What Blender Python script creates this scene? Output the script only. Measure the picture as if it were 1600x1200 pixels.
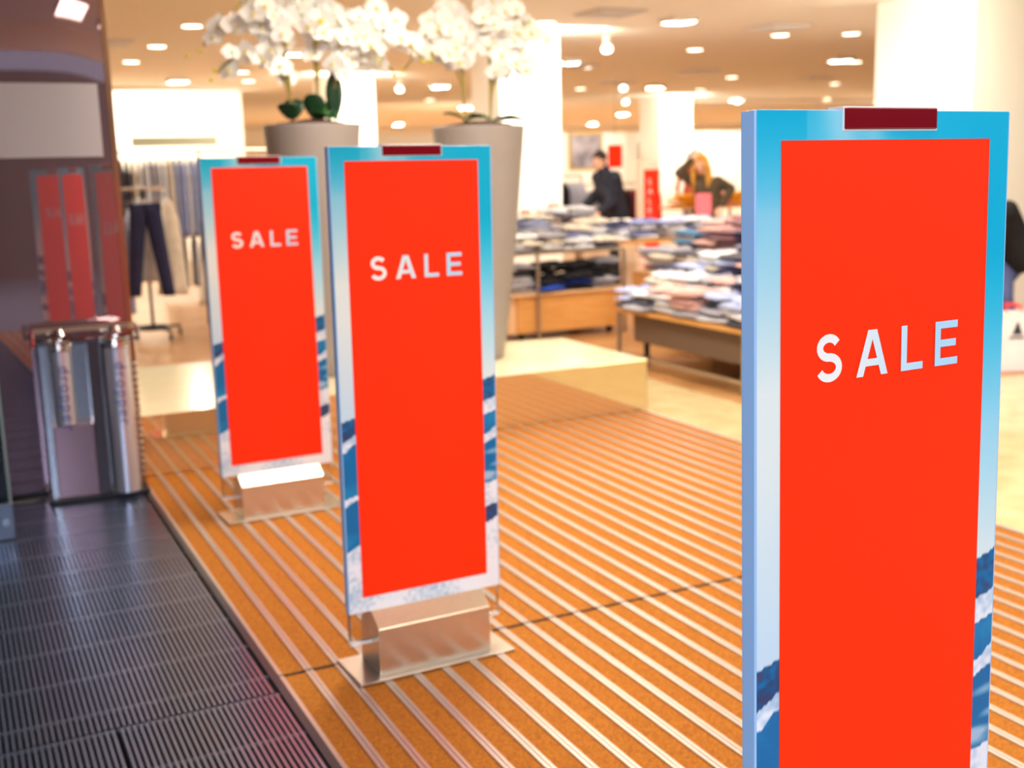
import bpy, bmesh, math, random
from mathutils import Vector, Matrix, noise
R = random.Random(7)
PI = math.pi
S = bpy.context.scene
for o in list(bpy.data.objects): bpy.data.objects.remove(o)
C = S.collection

# ------------------------------------------------------------------ camera
cd = bpy.data.cameras.new('camera'); cam = bpy.data.objects.new('camera', cd); C.objects.link(cam); S.camera = cam
Fv = Vector((.42851474, .88442028, -.18486719)); Rv = Vector((.89743475, -.4403526, -.02646631)); Uv = Vector((.10481409, .15456503, .98240707))
cam.matrix_world = Matrix(((Rv.x, Uv.x, -Fv.x, 0), (Rv.y, Uv.y, -Fv.y, 0), (Rv.z, Uv.z, -Fv.z, 1.6), (0, 0, 0, 1)))
cd.sensor_width = 36; cd.lens = 1812.33 / 1600 * 36
cd.clip_end = 200
cd.dof.use_dof = True; cd.dof.focus_distance = 1.81; cd.dof.aperture_fstop = 3.7
# ------------------------------------------------------------------ world + exposure
w = bpy.data.worlds.new('world'); S.world = w; w.use_nodes = True
bg = w.node_tree.nodes['Background']; bg.inputs[0].default_value = (.58, .76, 1, 1); bg.inputs[1].default_value = .8
S.view_settings.view_transform = 'Standard'; S.view_settings.look = 'None'
S.view_settings.exposure = .12; S.view_settings.gamma = 1; S.view_settings.use_curve_mapping = False

def area_lamp(name, loc, sx, sy, power, col, direction=(0, 0, -1)):
    l = bpy.data.lights.new(name, 'AREA'); l.shape = 'RECTANGLE'; l.size = sx; l.size_y = sy; l.energy = power; l.color = col
    o = bpy.data.objects.new(name, l); o.location = loc
    o.rotation_euler = Vector(direction).to_track_quat('-Z', 'Y').to_euler(); C.objects.link(o); return o
WARM = (1, .94, .82)
CEIL = 3.1
ADDED_PANELS = [(2.4, 1.6, 1.2), (2.4, 5.0, 1.2), (4.6, 1.6, 1.2), (4.6, 4.6, 1.2), (6.9, 2.6, 1.2), (6.9, 5.6, 1.2), (2.6, 8.4, 1.2), (5.0, 7.9, 1.2)]  # unseen panels added over the entrance to brighten gates, mats and flowers
for x, y, s in ADDED_PANELS:
    area_lamp('panel_lamp', (x, y, CEIL - .055), s, s, 105 if (x, y) == (2.4, 5.0) else (32 if x > 4 and y < 6 else 50), WARM)
DEEP = [(1, 12.5), (4.2, 14.6), (7.2, 10.6), (10.8, 10.0), (8.4, 15.2), (12.6, 14.2), (3.6, 19.2), (8.4, 20.0), (13, 20), (18, 17), (18, 24), (12, 27), (19, 31), (25, 25), (27, 33), (10, 33), (0.2, 17), (14, 37), (22, 38), (30, 38)]
for x, y in DEEP:
    area_lamp('panel_lamp', (x, y, CEIL - .055), .24, .24, 50 if y < 20 else (85 if y < 25 else 260), WARM)
# daylight through the open street front behind the camera
area_lamp('daylight', (-2.5, -4.5, 3.4), 5, 3, 560, (.80, .89, 1), (.45, .8, -.42))

# ------------------------------------------------------------------ materials
def srgb(r, g, b):
    f = lambda c: (c / 255 / 12.92) if c / 255 <= .04045 else ((c / 255 + .055) / 1.055) ** 2.4
    return (f(r), f(g), f(b), 1)
MATS = {}
def mat(name, col, rough=.5, metal=0, spec=.5, noise_amt=0, nscale=30, bump=0, bscale=200, trans=0, emit=None, estr=0, coat=0, alpha=1, col2=None, stretch=None, ior=1.45):
    if name in MATS: return MATS[name]
    m = bpy.data.materials.new(name); m.use_nodes = True; nt = m.node_tree; b = nt.nodes['Principled BSDF']
    c = col if len(col) == 4 else srgb(*col)
    b.inputs['Base Color'].default_value = c; b.inputs['Roughness'].default_value = rough; b.inputs['Metallic'].default_value = metal
    b.inputs['Specular IOR Level'].default_value = spec; b.inputs['Transmission Weight'].default_value = trans; b.inputs['IOR'].default_value = ior
    b.inputs['Coat Weight'].default_value = coat; b.inputs['Coat Roughness'].default_value = .08; b.inputs['Alpha'].default_value = alpha
    if emit: b.inputs['Emission Color'].default_value = emit; b.inputs['Emission Strength'].default_value = estr
    if noise_amt or col2 or bump:
        tc = nt.nodes.new('ShaderNodeTexCoord'); mp = nt.nodes.new('ShaderNodeMapping'); nt.links.new(tc.outputs['Object'], mp.inputs[0])
        if stretch: mp.inputs['Scale'].default_value = stretch
    if noise_amt or col2:
        n = nt.nodes.new('ShaderNodeTexNoise'); n.inputs['Scale'].default_value = nscale; n.inputs['Detail'].default_value = 6; nt.links.new(mp.outputs[0], n.inputs[0])
        r = nt.nodes.new('ShaderNodeValToRGB'); r.color_ramp.elements[0].position = .32; r.color_ramp.elements[1].position = .68
        c2 = (srgb(*col2) if len(col2) == 3 else col2) if col2 else tuple(max(0, v * (1 - noise_amt)) for v in c[:3]) + (1,)
        r.color_ramp.elements[0].color = c2; r.color_ramp.elements[1].color = c
        nt.links.new(n.outputs[0], r.inputs[0]); nt.links.new(r.outputs[0], b.inputs['Base Color'])
    if bump:
        n2 = nt.nodes.new('ShaderNodeTexNoise'); n2.inputs['Scale'].default_value = bscale; nt.links.new(mp.outputs[0], n2.inputs[0])
        bp = nt.nodes.new('ShaderNodeBump'); bp.inputs['Strength'].default_value = bump; bp.inputs['Distance'].default_value = .01
        nt.links.new(n2.outputs[0], bp.inputs['Height']); nt.links.new(bp.outputs[0], b.inputs['Normal'])
    MATS[name] = m; return m
M_carpet = mat('mat_carpet', (206, 126, 24), .95, noise_amt=1, col2=(146, 82, 16), nscale=160, bump=.5, bscale=500)
M_alu = mat('ribbed_aluminium', (196, 180, 168), .38, .6)
M_darkgap = mat('dark_gap', (18, 18, 22), .9)
M_grille = mat('grille_steel', (158, 172, 204), .26, .9)
M_grillebase = mat('grille_base', (20, 22, 28), .5, .3)
M_stone = mat('cream_stone', (222, 202, 156), .22, noise_amt=1, col2=(206, 184, 134), nscale=6, coat=.3)
M_platf = mat('polished_stone', (250, 236, 200), .16, .0, .6, coat=.2, noise_amt=1, col2=(244, 226, 184), nscale=4)
M_mirror = mat('polished_front', (228, 200, 150), .05, .8)
M_ceil = mat('ceiling_paint', (246, 245, 234), .8)
M_wall = mat('white_wall', (255, 252, 240), .7)
M_col = mat('column_paint', (255, 250, 238), .6)
M_glassd = mat('dark_glass', (150, 122, 128), .02, .75, .5)
M_steel = mat('brushed_steel', (225, 212, 196), .28, .92, noise_amt=.08, nscale=40, stretch=(1, 1, 14))
M_chrome = mat('chrome', (215, 210, 208), .09, 1)
M_black = mat('black_plastic', (22, 22, 26), .4)
M_print = None
M_red = mat('red_print', (255, 48, 6), .42, 0, .25)
M_redlens = mat('dark_red_lens', (120, 6, 20), .12, 0, .6, coat=.6)
M_acr = mat('clear_acrylic', (235, 240, 245), .03, trans=1, ior=1.3)
M_acredge = mat('daylit_acrylic_edge', (158, 190, 228), .3)  # white acrylic edge with the blue daylight put into its colour
M_white = mat('white_plastic', (240, 240, 238), .4)
M_pot = mat('taupe_planter', (148, 138, 131), .45, noise_amt=.04, nscale=8)
M_soil = mat('bark_soil', (70, 44, 34), .9, bump=1, bscale=60)
M_petal = mat('white_petal', (255, 252, 246), .6)
M_lip = mat('yellow_lip', (225, 205, 60), .6)
M_bud = mat('green_yellow_bud', (196, 200, 40), .6)
M_stem = mat('orchid_stem', (150, 130, 62), .6)
M_leafd = mat('dark_green_leaf', (24, 62, 34), .35, noise_amt=.4, nscale=20)
M_leafm = mat('green_leaf', (64, 124, 62), .4, noise_amt=.4, nscale=20)
M_beech = mat('beech_wood', (220, 162, 94), .45, noise_amt=1, col2=(208, 146, 78), nscale=6, stretch=(1, 1, 6))
M_beechp = mat('pale_beech_wood', (226, 184, 140), .45)
M_greyw = mat('taupe_board', (106, 84, 68), .5)
M_tsteel = mat('table_steel', (178, 160, 140), .35, .7)
M_lamp = mat('lamp_glow', (255, 244, 220), .5, emit=(1, .90, .70, 1), estr=7)
M_lampb = mat('lamp_glow_bright', (255, 248, 230), .5, emit=(1, .93, .78, 1), estr=12)
M_panelglow = mat('panel_glow', (255, 244, 220), .5, emit=(1, .9, .68, 1), estr=1.6)
M_ring = mat('lamp_ring', (235, 225, 210), .4)

# wood floor with plank lines
def wood_floor():
    m = bpy.data.materials.new('oak_planks'); m.use_nodes = True; nt = m.node_tree; b = nt.nodes['Principled BSDF']
    tc = nt.nodes.new('ShaderNodeTexCoord'); br = nt.nodes.new('ShaderNodeTexBrick')
    br.inputs['Scale'].default_value = 1; br.inputs['Brick Width'].default_value = 1.6; br.inputs['Row Height'].default_value = .16; br.inputs['Mortar Size'].default_value = .003
    br.inputs['Color1'].default_value = srgb(200, 150, 98); br.inputs['Color2'].default_value = srgb(172, 122, 74); br.inputs['Mortar'].default_value = srgb(110, 66, 30)
    nt.links.new(tc.outputs['Object'], br.inputs[0]); nt.links.new(br.outputs[0], b.inputs['Base Color']); b.inputs['Roughness'].default_value = .3
    return m
M_wood = wood_floor()
def vcol_mat():
    m = bpy.data.materials.new('poster_print'); m.use_nodes = True; nt = m.node_tree; b = nt.nodes['Principled BSDF']
    a = nt.nodes.new('ShaderNodeAttribute'); a.attribute_name = 'print'
    nt.links.new(a.outputs['Color'], b.inputs['Base Color']); b.inputs['Roughness'].default_value = .4; b.inputs['Specular IOR Level'].default_value = .35
    return m
M_print = vcol_mat()

# ------------------------------------------------------------------ helpers
def tag(o, label=None, cat=None, group=None, kind=None):
    if label: o['label'] = label
    if cat: o['category'] = cat
    if group: o['group'] = group
    if kind: o['kind'] = kind
    return o
def obj(name, bm, m, parent=None, smooth=False, bev=0, loc=None):
    me = bpy.data.meshes.new(name)
    bmesh.ops.recalc_face_normals(bm, faces=bm.faces[:])
    bm.to_mesh(me); bm.free()
    for mm in (m if isinstance(m, (list, tuple)) else [m]): me.materials.append(mm)
    if smooth:
        for p in me.polygons: p.use_smooth = True
    o = bpy.data.objects.new(name, me); C.objects.link(o)
    if parent: o.parent = parent
    if loc: o.location = loc
    if bev:
        b = o.modifiers.new('bevel', 'BEVEL'); b.width = bev; b.segments = 2; b.limit_method = 'ANGLE'
    return o
def empty(name, loc=(0, 0, 0), rz=0, label=None, cat=None, group=None):
    o = bpy.data.objects.new(name, None); C.objects.link(o); o.location = loc; o.rotation_euler = (0, 0, rz); o.empty_display_size = .1
    return tag(o, label, cat, group)
def box(bm, x0, x1, y0, y1, z0, z1, mi=0):
    v = [bm.verts.new((x, y, z)) for x in (x0, x1) for y in (y0, y1) for z in (z0, z1)]
    for f in ((0, 1, 3, 2), (4, 6, 7, 5), (0, 4, 5, 1), (2, 3, 7, 6), (0, 2, 6, 4), (1, 5, 7, 3)):
        fc = bm.faces.new([v[i] for i in f]); fc.material_index = mi
def mbox(*a, **k):
    bm = bmesh.new(); box(bm, *a, **k); return bm
def cyl(bm, p0, p1, r0, r1=None, n=16, caps=True, mi=0):
    r1 = r0 if r1 is None else r1; p0 = Vector(p0); p1 = Vector(p1); d = (p1 - p0).normalized()
    a = d.orthogonal().normalized(); b = d.cross(a)
    A = [bm.verts.new(p0 + (a * math.cos(2 * PI * i / n) + b * math.sin(2 * PI * i / n)) * r0) for i in range(n)]
    B = [bm.verts.new(p1 + (a * math.cos(2 * PI * i / n) + b * math.sin(2 * PI * i / n)) * r1) for i in range(n)]
    for i in range(n):
        f = bm.faces.new((A[i], A[(i + 1) % n], B[(i + 1) % n], B[i])); f.material_index = mi
    if caps: bm.faces.new(A[::-1]).material_index = mi; bm.faces.new(B).material_index = mi
def tube(bm, pts, r, n=8):
    for a, b in zip(pts[:-1], pts[1:]): cyl(bm, a, b, r, r, n)
def lathe(bm, prof, n=40, c=(0, 0)):
    rings = []
    for r, z in prof:
        rings.append([bm.verts.new((c[0] + r * math.cos(2 * PI * i / n), c[1] + r * math.sin(2 * PI * i / n), z)) for i in range(n)])
    for A, B in zip(rings[:-1], rings[1:]):
        for i in range(n): bm.faces.new((A[i], A[(i + 1) % n], B[(i + 1) % n], B[i]))
    return rings
def poly_prism(bm, pts, z0, z1, mi=0):
    A = [bm.verts.new((x, y, z0)) for x, y in pts]; B = [bm.verts.new((x, y, z1)) for x, y in pts]
    n = len(pts)
    for i in range(n): bm.faces.new((A[i], A[(i + 1) % n], B[(i + 1) % n], B[i])).material_index = mi
    bm.faces.new(A[::-1]).material_index = mi; bm.faces.new(B).material_index = mi
def copy_tree(o, parent=None):
    c = o.copy(); C.objects.link(c)
    if parent: c.parent = parent
    for ch in list(o.children): copy_tree(ch, c)
    return c
def struct(name, bm, m, **k):
    o = obj(name, bm, m, **k); o['kind'] = 'structure'; return o

# ------------------------------------------------------------------ shell
struct('floor', mbox(-14, 48, -9, 52, -.32, -.12), M_stone)
def floor_piece(name, pts, m, z0=-.12, z1=0):
    bm = bmesh.new(); poly_prism(bm, pts, z0, z1); return struct(name, bm, m)
XM0, XM1, YP = .83, 4.02, 6.34
floor_piece('floor_stone', [(XM1 + .012, -1), (40, -1), (40, 5.86), (4.67, 5.86), (4.67, 7.9), (XM1 + .012, 7.9)], M_stone)
floor_piece('floor_wood', [(4.67, 5.86), (40, 5.86), (40, 50), (-13, 50), (-13, 6.8), (.5, 6.8), (.5, 7.9), (4.67, 7.9)], M_wood)
floor_piece('floor_outside', [(-13, -9), (40, -9), (40, -1), (-13, -1)], mat('pavement', (120, 122, 128), .8))
floor_piece('floor_left', [(-13, -1), (-1.4, -1), (-1.4, 6.8), (-13, 6.8)], mat('dark_pavement', (80, 82, 90), .6))
struct('ceiling', mbox(-14, 48, -.4, 52, CEIL, CEIL + .2), M_ceil)
struct('wall_back', mbox(5.4, 48, 42, 42.3, 0, CEIL), M_wall)
struct('wall_inner', mbox(-14, 5.35, 22.4, 42.3, 0, CEIL), M_wall)
struct('wall_left', mbox(-14, -13, -.4, 22.4, 0, CEIL), M_wall)
struct('wall_right', mbox(44, 44.5, -.4, 42, 0, CEIL), M_wall)
struct('wall_front', mbox(-14, 48, -.4, -.25, 2.85, CEIL), M_wall)
struct('wall_opposite', mbox(-14, 30, -8.2, -8, 0, 3.3), mat('facade_across', (92, 74, 72), .6, noise_amt=1, col2=(128, 98, 88), nscale=.8))
# pillars
for i, (x0, x1, y0, y1) in enumerate([(6.05, 6.85, 12.6, 13.4), (15.5, 16.4, 23.6, 24.5), (5.95, 6.75, 18.9, 19.7)]):
    o = obj('pillar', mbox(x0, x1, y0, y1, 0, CEIL), M_col)
    tag(o, ['square white pillar behind the right planter', 'square white pillar behind the blonde person in the olive top', 'square white pillar behind the left planter'][i], 'pillar')
o = obj('pillar', mbox(8.66, 12.5, 8.0, 9.25, 0, CEIL), M_col)
tag(o, 'broad cream pillar behind the right end of the nearest sale gate', 'pillar')
# dividing glazing wall stub behind glass (back of the entrance lobby)
struct('wall_lobby', mbox(-6, -1.4, -.25, 6.7, 0, CEIL), mat('lobby_dark', (84, 94, 124), .5))

# ------------------------------------------------------------------ barrier mats
def mat_obj(name, x0, x1, y0, y1, label):
    bm = bmesh.new(); box(bm, x0, x1, y0, y1, -.12, -.004, 0)
    n = int(round((x1 - x0) / .1)); st = (x1 - x0) / n
    for i in range(n + 1):
        x = x0 + i * st
        if i in (0, n):
            xx0 = x0 if i == 0 else x1 - .014
            box(bm, xx0, xx0 + .014, y0, y1, -.01, .0015, 1)
        else:
            box(bm, x - .0125, x - .0025, y0, y1, -.01, .001, 1); box(bm, x + .0025, x + .0125, y0, y1, -.01, .001, 1)
            box(bm, x - .0025, x + .0025, y0, y1, -.01, -.0015, 1)
    o = obj(name, bm, [M_carpet, M_alu]); return tag(o, label, 'mat', 'ribbed entrance mats')
SEAM = 3.5
mat_obj('entrance_mat', XM0, XM1, SEAM + .006, YP, 'orange-brown ribbed entrance mat reaching back to the stone platform')
mat_obj('entrance_mat', XM0, XM1, -1, SEAM - .006, 'orange-brown ribbed entrance mat in the foreground, before the cross seam')
struct('trim_1', mbox(XM0 - .026, XM0, -1, YP, -.12, .002), mat('dark_trim', (70, 74, 82), .35, .6))
struct('trim_2', mbox(XM1, XM1 + .012, -1, YP, -.12, .002), M_alu)
struct('trim_3', mbox(XM0, XM1, SEAM - .006, SEAM + .006, -.12, -.001), M_darkgap)
def grille(name, x0, x1, y0, y1, label):
    bm = bmesh.new(); box(bm, x0, x1, y0, y1, -.12, -.012, 1)
    x = x0 + .006
    while x < x1 - .01:
        box(bm, x, x + .0085, y0, y1, -.013, 0, 0); x += .0178
    y = y0 + .13
    while y < y1:
        box(bm, x0, x1, y, y + .006, -.012, -.002, 2); y += .283
    return tag(obj(name, bm, [M_grille, M_grillebase, mat('grille_bar', (104, 106, 112), .4, .6)]), label, 'floor grille', 'dark steel floor grilles')
grille('floor_grille', -1.4, XM0 - .026, 3.39, 6.8, 'dark ribbed steel floor grille under the umbrella bag stand')
grille('floor_grille', .316, XM0 - .026, -1, 3.38, 'short ribbed steel floor grille beside the nearer mat, in front of the seam')
grille('floor_grille', -1.4, .31, -1, 3.38, 'ribbed steel floor grille filling the bottom left corner')

# ------------------------------------------------------------------ platform
bm = bmesh.new(); poly_prism(bm, [(.5, YP), (4.06, YP), (4.06, 7.5), (1.0, 8.05), (.5, 8.12)], -.0, .335)
for f in bm.faces:
    f.material_index = 0
bm.normal_update()
for f in bm.faces:
    c = f.calc_center_median()
    if abs(c.y - YP) < .01: f.material_index = 1
tag(obj('stone_platform', bm, [M_platf, M_mirror], bev=.004), 'low cream polished stone platform carrying the two planters', 'platform')

# ------------------------------------------------------------------ sale gates
GW, GT, GB = .536, 1.667, .206
def sky_print(u, v):
    """printed picture: winter sky over snowy mountains"""
    def mix(a, b, t): t = max(0, min(1, t)); return tuple(a[i] * (1 - t) + b[i] * t for i in range(3))
    cy = (0, 164, 196); pale = (222, 224, 216); pb = (196, 214, 224)
    L = mix(pb, pale, (v - .45) / .2) if v < .65 else mix(pale, (120, 190, 212), (v - .72) / .2)
    L = mix(L, cy, (v - .9) / .1 * (1.0 if u < .18 else .6))
    Rr = mix((214, 226, 224), (150, 208, 226), (v - .5) / .15) if v < .65 else mix((150, 208, 226), (0, 168, 202), (v - .65) / .2)
    t = (u - .25) / .6
    c = mix(L, Rr, t)
    st = math.exp(-((u - .30 - (1 - v) * .6) / .07) ** 2) + .7 * math.exp(-((u - .42 - (1 - v) * .5) / .05) ** 2)
    c = mix(c, (196, 220, 226), .6 * st * (1 if v > .6 else .4))
    n1 = noise.noise((u * 4, v * 24, 1.3)); n2 = noise.noise((u * 40, v * 110, 4.1)); n3 = noise.noise((u * 6, v * 60, 9.2))
    deep = (8, 104, 158); dark = (24, 78, 122); white = (232, 232, 236); shade = (160, 186, 208)
    W = {'L': [(.437, .415, 'r'), (.415, .392, 'd'), (.392, .373, 'w'), (.373, .268, 'b'), (.268, .252, 'w'), (.252, .15, 'b'), (.15, 0, 'w')],
         'R': [(.49, .44, 'r'), (.44, .41, 'w'), (.41, .366, 'b'), (.366, .342, 'w'), (.342, .25, 's'), (.25, .19, 'w'), (.19, .165, 'd'), (.165, 0, 'w')]}
    if u < .5: seq = W['L']; vv = v - (u) * .16 + n1 * .012 + n3 * .006 + .012
    else: seq = W['R']; vv = v - (u - .95) * .12 + n1 * .014 + n3 * .008
    if vv < seq[0][0]:
        for a, b, k in seq:
            if b <= vv < a or (k == 'w' and b == 0 and vv < a):
                if k == 'r': c = mix(deep, dark, .5 + 2.2 * n2); c = mix(c, (96, 60, 86), 3 * (n2 - .18))
                if k == 'd': c = mix(dark, (60, 56, 92), .3 + 2 * n2)
                if k == 'w': c = mix(white, shade, -1.2 * n1 + n2 * .9)
                if k == 'b': c = mix(deep, (26, 126, 176), .4 + 1.5 * n1 + .5 * n2)
                if k == 's': c = mix(deep, shade, 2.2 * (n3 + .05)) if n3 > -.05 else deep
                break
    return srgb(*[max(0, min(255, x)) for x in c])
def stroke(pts, w):
    L, Rr = [], []
    for i, p in enumerate(pts):
        a = pts[max(0, i - 1)]; b = pts[min(len(pts) - 1, i + 1)]
        d = Vector((b[0] - a[0], b[1] - a[1])).normalized(); nn = Vector((-d.y, d.x)) * w / 2
        L.append((p[0] + nn.x, p[1] + nn.y)); Rr.append((p[0] - nn.x, p[1] - nn.y))
    return L, Rr
def letters():
    """list of quads (u,z) for the word SALE, in panel coordinates"""
    q = []
    def seg(x0, z0, x1, z1, x2, z2, x3, z3): q.append([(x0, z0), (x1, z1), (x2, z2), (x3, z3)])
    def rect(x0, x1, z0, z1): seg(x0, z0, x1, z0, x1, z1, x0, z1)
    B, T, t = 1.2645, 1.3365, .0128
    # S
    cx = -.1265; pts = []
    ru, hu = .0185, .0146; zu = T + .0008 - .0064 - hu; zl = B - .0008 + .0064 + .0158
    for i in range(0, 15): a = math.radians(25 + (258 - 25) * i / 14); pts.append((cx + ru * math.cos(a), zu + hu * math.sin(a)))
    rl, hl = .0205, .0158
    for i in range(0, 17): a = math.radians(78 - (78 + 158) * i / 16); pts.append((cx + rl * math.cos(a) , zl + hl * math.sin(a)))
    L, Rr = stroke(pts, t)
    for i in range(len(pts) - 1): q.append([L[i], Rr[i], Rr[i + 1], L[i + 1]])
    # A
    x0, x1 = -.0695, -.002; xm = (x0 + x1) / 2; tw = .0095
    seg(x0, B, x0 + .0145, B, xm + .001, T - .012, xm - tw, T)
    seg(x1 - .0145, B, x1, B, xm + tw, T, xm - .001, T - .012)
    q.append([(xm - tw, T), (xm, T - .014), (xm + tw, T)])
    rect(x0 + .018, x1 - .018, B + .0155, B + .0268)
    rect(.0275, .0275 + t, B, T); rect(.0275, .0765, B, B + .0118)
    rect(.1045, .1045 + t, B, T)
    rect(.1045, .1575, B, B + .0118); rect(.1045, .1565, T - .0118, T); rect(.1045, .153, (B + T) / 2 - .0058, (B + T) / 2 + .0060)
    return q
def poster_mesh():
    bm = bmesh.new(); lay = bm.loops.layers.float_color.new('print')
    nx, nz = 110, 300
    G = [[bm.verts.new((-GW / 2 + GW * i / nx, 0, GB + (GT - GB) * j / nz)) for i in range(nx + 1)] for j in range(nz + 1)]
    colr = {}
    def cu(x, z): return sky_print((x + GW / 2) / GW, (z - GB) / (GT - GB))
    iu = .045 / GW * nx
    for j in range(nz):
        for i in range(nx):
            z = GB + (GT - GB) * j / nz
            if iu + 1 < i < nx - iu - 2 and GB + .055 < z < GT - .05: continue
            f = bm.faces.new((G[j][i], G[j][i + 1], G[j + 1][i + 1], G[j + 1][i])); f.material_index = 0
            for l in f.loops:
                k = l.vert
                if k not in colr: colr[k] = cu(k.co.x, k.co.z)
                l[lay] = colr[k]
    y = -.0006
    v = [bm.verts.new(p) for p in ((-.223, y, .2545), (.223, y, .2545), (.223, y, 1.6245), (-.223, y, 1.6245))]
    bm.faces.new(v).material_index = 1
    y = -.0011
    for q in letters():
        y -= .00003
        vs = [bm.verts.new((a, y, b)) for a, b in q]
        ar = sum(q[i][0] * q[(i + 1) % len(q)][1] - q[(i + 1) % len(q)][0] * q[i][1] for i in range(len(q)))
        if ar < 0: vs = vs[::-1]
        f = bm.faces.new(vs); f.material_index = 0
        for l in f.loops:
            t = max(0, min(1, (l.vert.co.x + .1) / .2)); a = (240, 232, 224); b = (176, 212, 232)
            l[lay] = srgb(*[a[i] * (1 - t) + b[i] * t for i in range(3)])
    for vv in [v for v in bm.verts if not v.link_faces]: bm.verts.remove(vv)
    return bm
def to_obj_raw(name, bm, mats, parent):
    me = bpy.data.meshes.new(name); bm.to_mesh(me); bm.free()
    for m in mats: me.materials.append(m)
    o = bpy.data.objects.new(name, me); C.objects.link(o); o.parent = parent; return o
def sale_gate():
    t = empty('sale_gate')
    TH = .031
    a = obj('antenna_body', mbox(-GW / 2 + .001, GW / 2 - .001, .002, TH - .002, .105, GT - .002), M_acr, t, bev=.002)
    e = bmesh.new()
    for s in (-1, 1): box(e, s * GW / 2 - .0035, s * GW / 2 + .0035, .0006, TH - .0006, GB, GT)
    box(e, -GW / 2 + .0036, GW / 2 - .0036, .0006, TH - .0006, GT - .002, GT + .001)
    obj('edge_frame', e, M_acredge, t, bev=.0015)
    obj('lower_rail', mbox(-GW / 2, GW / 2, .004, TH - .004, .098, .106), M_white, t)
    p = to_obj_raw('poster', poster_mesh(), [M_print, M_red], t); p.location = (0, .0002, 0)
    p2 = p.copy(); C.objects.link(p2); p2.parent = t; p2.location = (0, TH - .0002, 0); p2.rotation_euler = (0, 0, PI)
    # red indicator lamp
    l = bmesh.new(); box(l, -.1, .096, -.004, TH + .004, 1.6395, 1.6715); obj('indicator_lamp', l, M_redlens, t, bev=.0025)
    obj('lamp_holder', mbox(-.1025, .0985, -.001, TH + .001, 1.6375, 1.6735), mat('clear_holder', (225, 210, 205), .3), t, bev=.001)
    # housing
    h = bmesh.new(); prof = [(-.065, .009), (-.065, .163), (-.0015, .207), (TH + .0015, .207), (TH + .065, .163), (TH + .065, .009)]
    for x0, x1 in ((-.198, .198),):
        A = [h.verts.new((x0, y, z)) for y, z in prof]; B = [h.verts.new((x1, y, z)) for y, z in prof]; n = len(prof)
        for i in range(n): h.faces.new((A[i], A[(i + 1) % n], B[(i + 1) % n], B[i]))
        h.faces.new(A[::-1]); h.faces.new(B)
    obj('base_housing', h, M_steel, t, bev=.0015)
    obj('base_plate', mbox(-.276, .276, TH / 2 - .112, TH / 2 + .112, .0015, .0085), M_steel, t, bev=.002)
    return t
g1 = sale_gate()
def pose(o, x, y, a, lx, ly):
    e = Vector((math.cos(a), math.sin(a), 0)); n = Vector((-math.sin(a), math.cos(a), 0))
    up = (Vector((0, 0, 1)) + e * lx + n * ly).normalized(); e = (e - up * e.dot(up)).normalized(); n = up.cross(e)
    m = Matrix(((e.x, n.x, up.x, x), (e.y, n.y, up.y, y), (e.z, n.z, up.z, .0), (0, 0, 0, 1)))
    o.matrix_world = m
G3 = g1; G2 = copy_tree(g1); G1 = copy_tree(g1)
pose(G1, 1.3283, 5.3199, .0361, .0029, -.0019); pose(G2, 1.3086, 3.3907, .0399, .008, -.0046); pose(G3, 1.3089, 1.3248, .0614, .0054, .0247)
tag(G1, 'red SALE security gate farthest back, left of the other two', 'security gate', 'red sale gates in the entrance')
tag(G2, 'red SALE security gate in the middle of the row of three', 'security gate', 'red sale gates in the entrance')
tag(G3, 'largest red SALE security gate, nearest and sharp at the right', 'security gate', 'red sale gates in the entrance')

# ------------------------------------------------------------------ glass wall at left, door leaf
def gy(x):
    """plan curve of the rounded lobby glass"""
    return .03 * x + (.6 * (x + .365) ** 3 if x > -.365 else 0) - .029
def curved(x0, x1, d0, d1, z0, z1):
    bm = bmesh.new(); n = 60; rows = []
    for i in range(n + 1):
        x = x0 + (x1 - x0) * i / n; y = gy(x); rows.append([bm.verts.new((x, y + d, z)) for d, z in ((d0, z0), (d0, z1), (d1, z1), (d1, z0))])
    for A, B in zip(rows[:-1], rows[1:]):
        for k in range(4): bm.faces.new((A[k], A[(k + 1) % 4], B[(k + 1) % 4], B[k]))
    bm.faces.new(rows[0][::-1]); bm.faces.new(rows[-1]); return bm
def smooth_sides(o):
    for p in o.data.polygons: p.use_smooth = True
    m = o.modifiers.new('edges', 'EDGE_SPLIT'); m.split_angle = .6
    return o
gl = empty('glass_partition', (.835, 6.25, 0), 0, 'dark reflective glass panel behind the umbrella bag stand', 'glass panel')
smooth_sides(obj('pane', curved(-2.2, -.02, 0, .012, .03, 3.05), M_glassd, gl))
smooth_sides(obj('sticker_band', curved(-2.2, -.06, -.0014, -.0004, 1.70, 2.055), mat('frosted_grey_film', (158, 150, 152), .5), gl))
obj('edge_profile', mbox(-.02, .012, -.006, .03, 0, 3.09), mat('bronze_edge', (150, 112, 84), .25, .8), gl, bev=.003)
obj('bottom_rail', curved(-2.2, -.02, -.008, .022, 0.002, .03), M_black, gl)
dl = empty('glass_door_leaf', (.15, 5.53, 0), 0, 'clear door leaf edge with steel bottom rail at the far left', 'door')
obj('pane', mbox(-1.2, -.0, 0, .012, .17, 3.05), mat('smoked_glass', (120, 140, 140), .02, trans=1, ior=1.4), dl)
obj('edge_strip', mbox(-.0, .012, -.001, .013, .17, 3.05), mat('green_glass_edge', (122, 138, 132), .2), dl)
br = obj('bottom_rail', mbox(-1.2, .012, -.02, .03, .004, .17), mat('blue_steel', (110, 118, 132), .3, .7), dl, bev=.004)
bm = bmesh.new(); cyl(bm, (-.02, -.026, .085), (-.02, -.019, .085), .016); obj('lock', bm, M_chrome, br)

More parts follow.
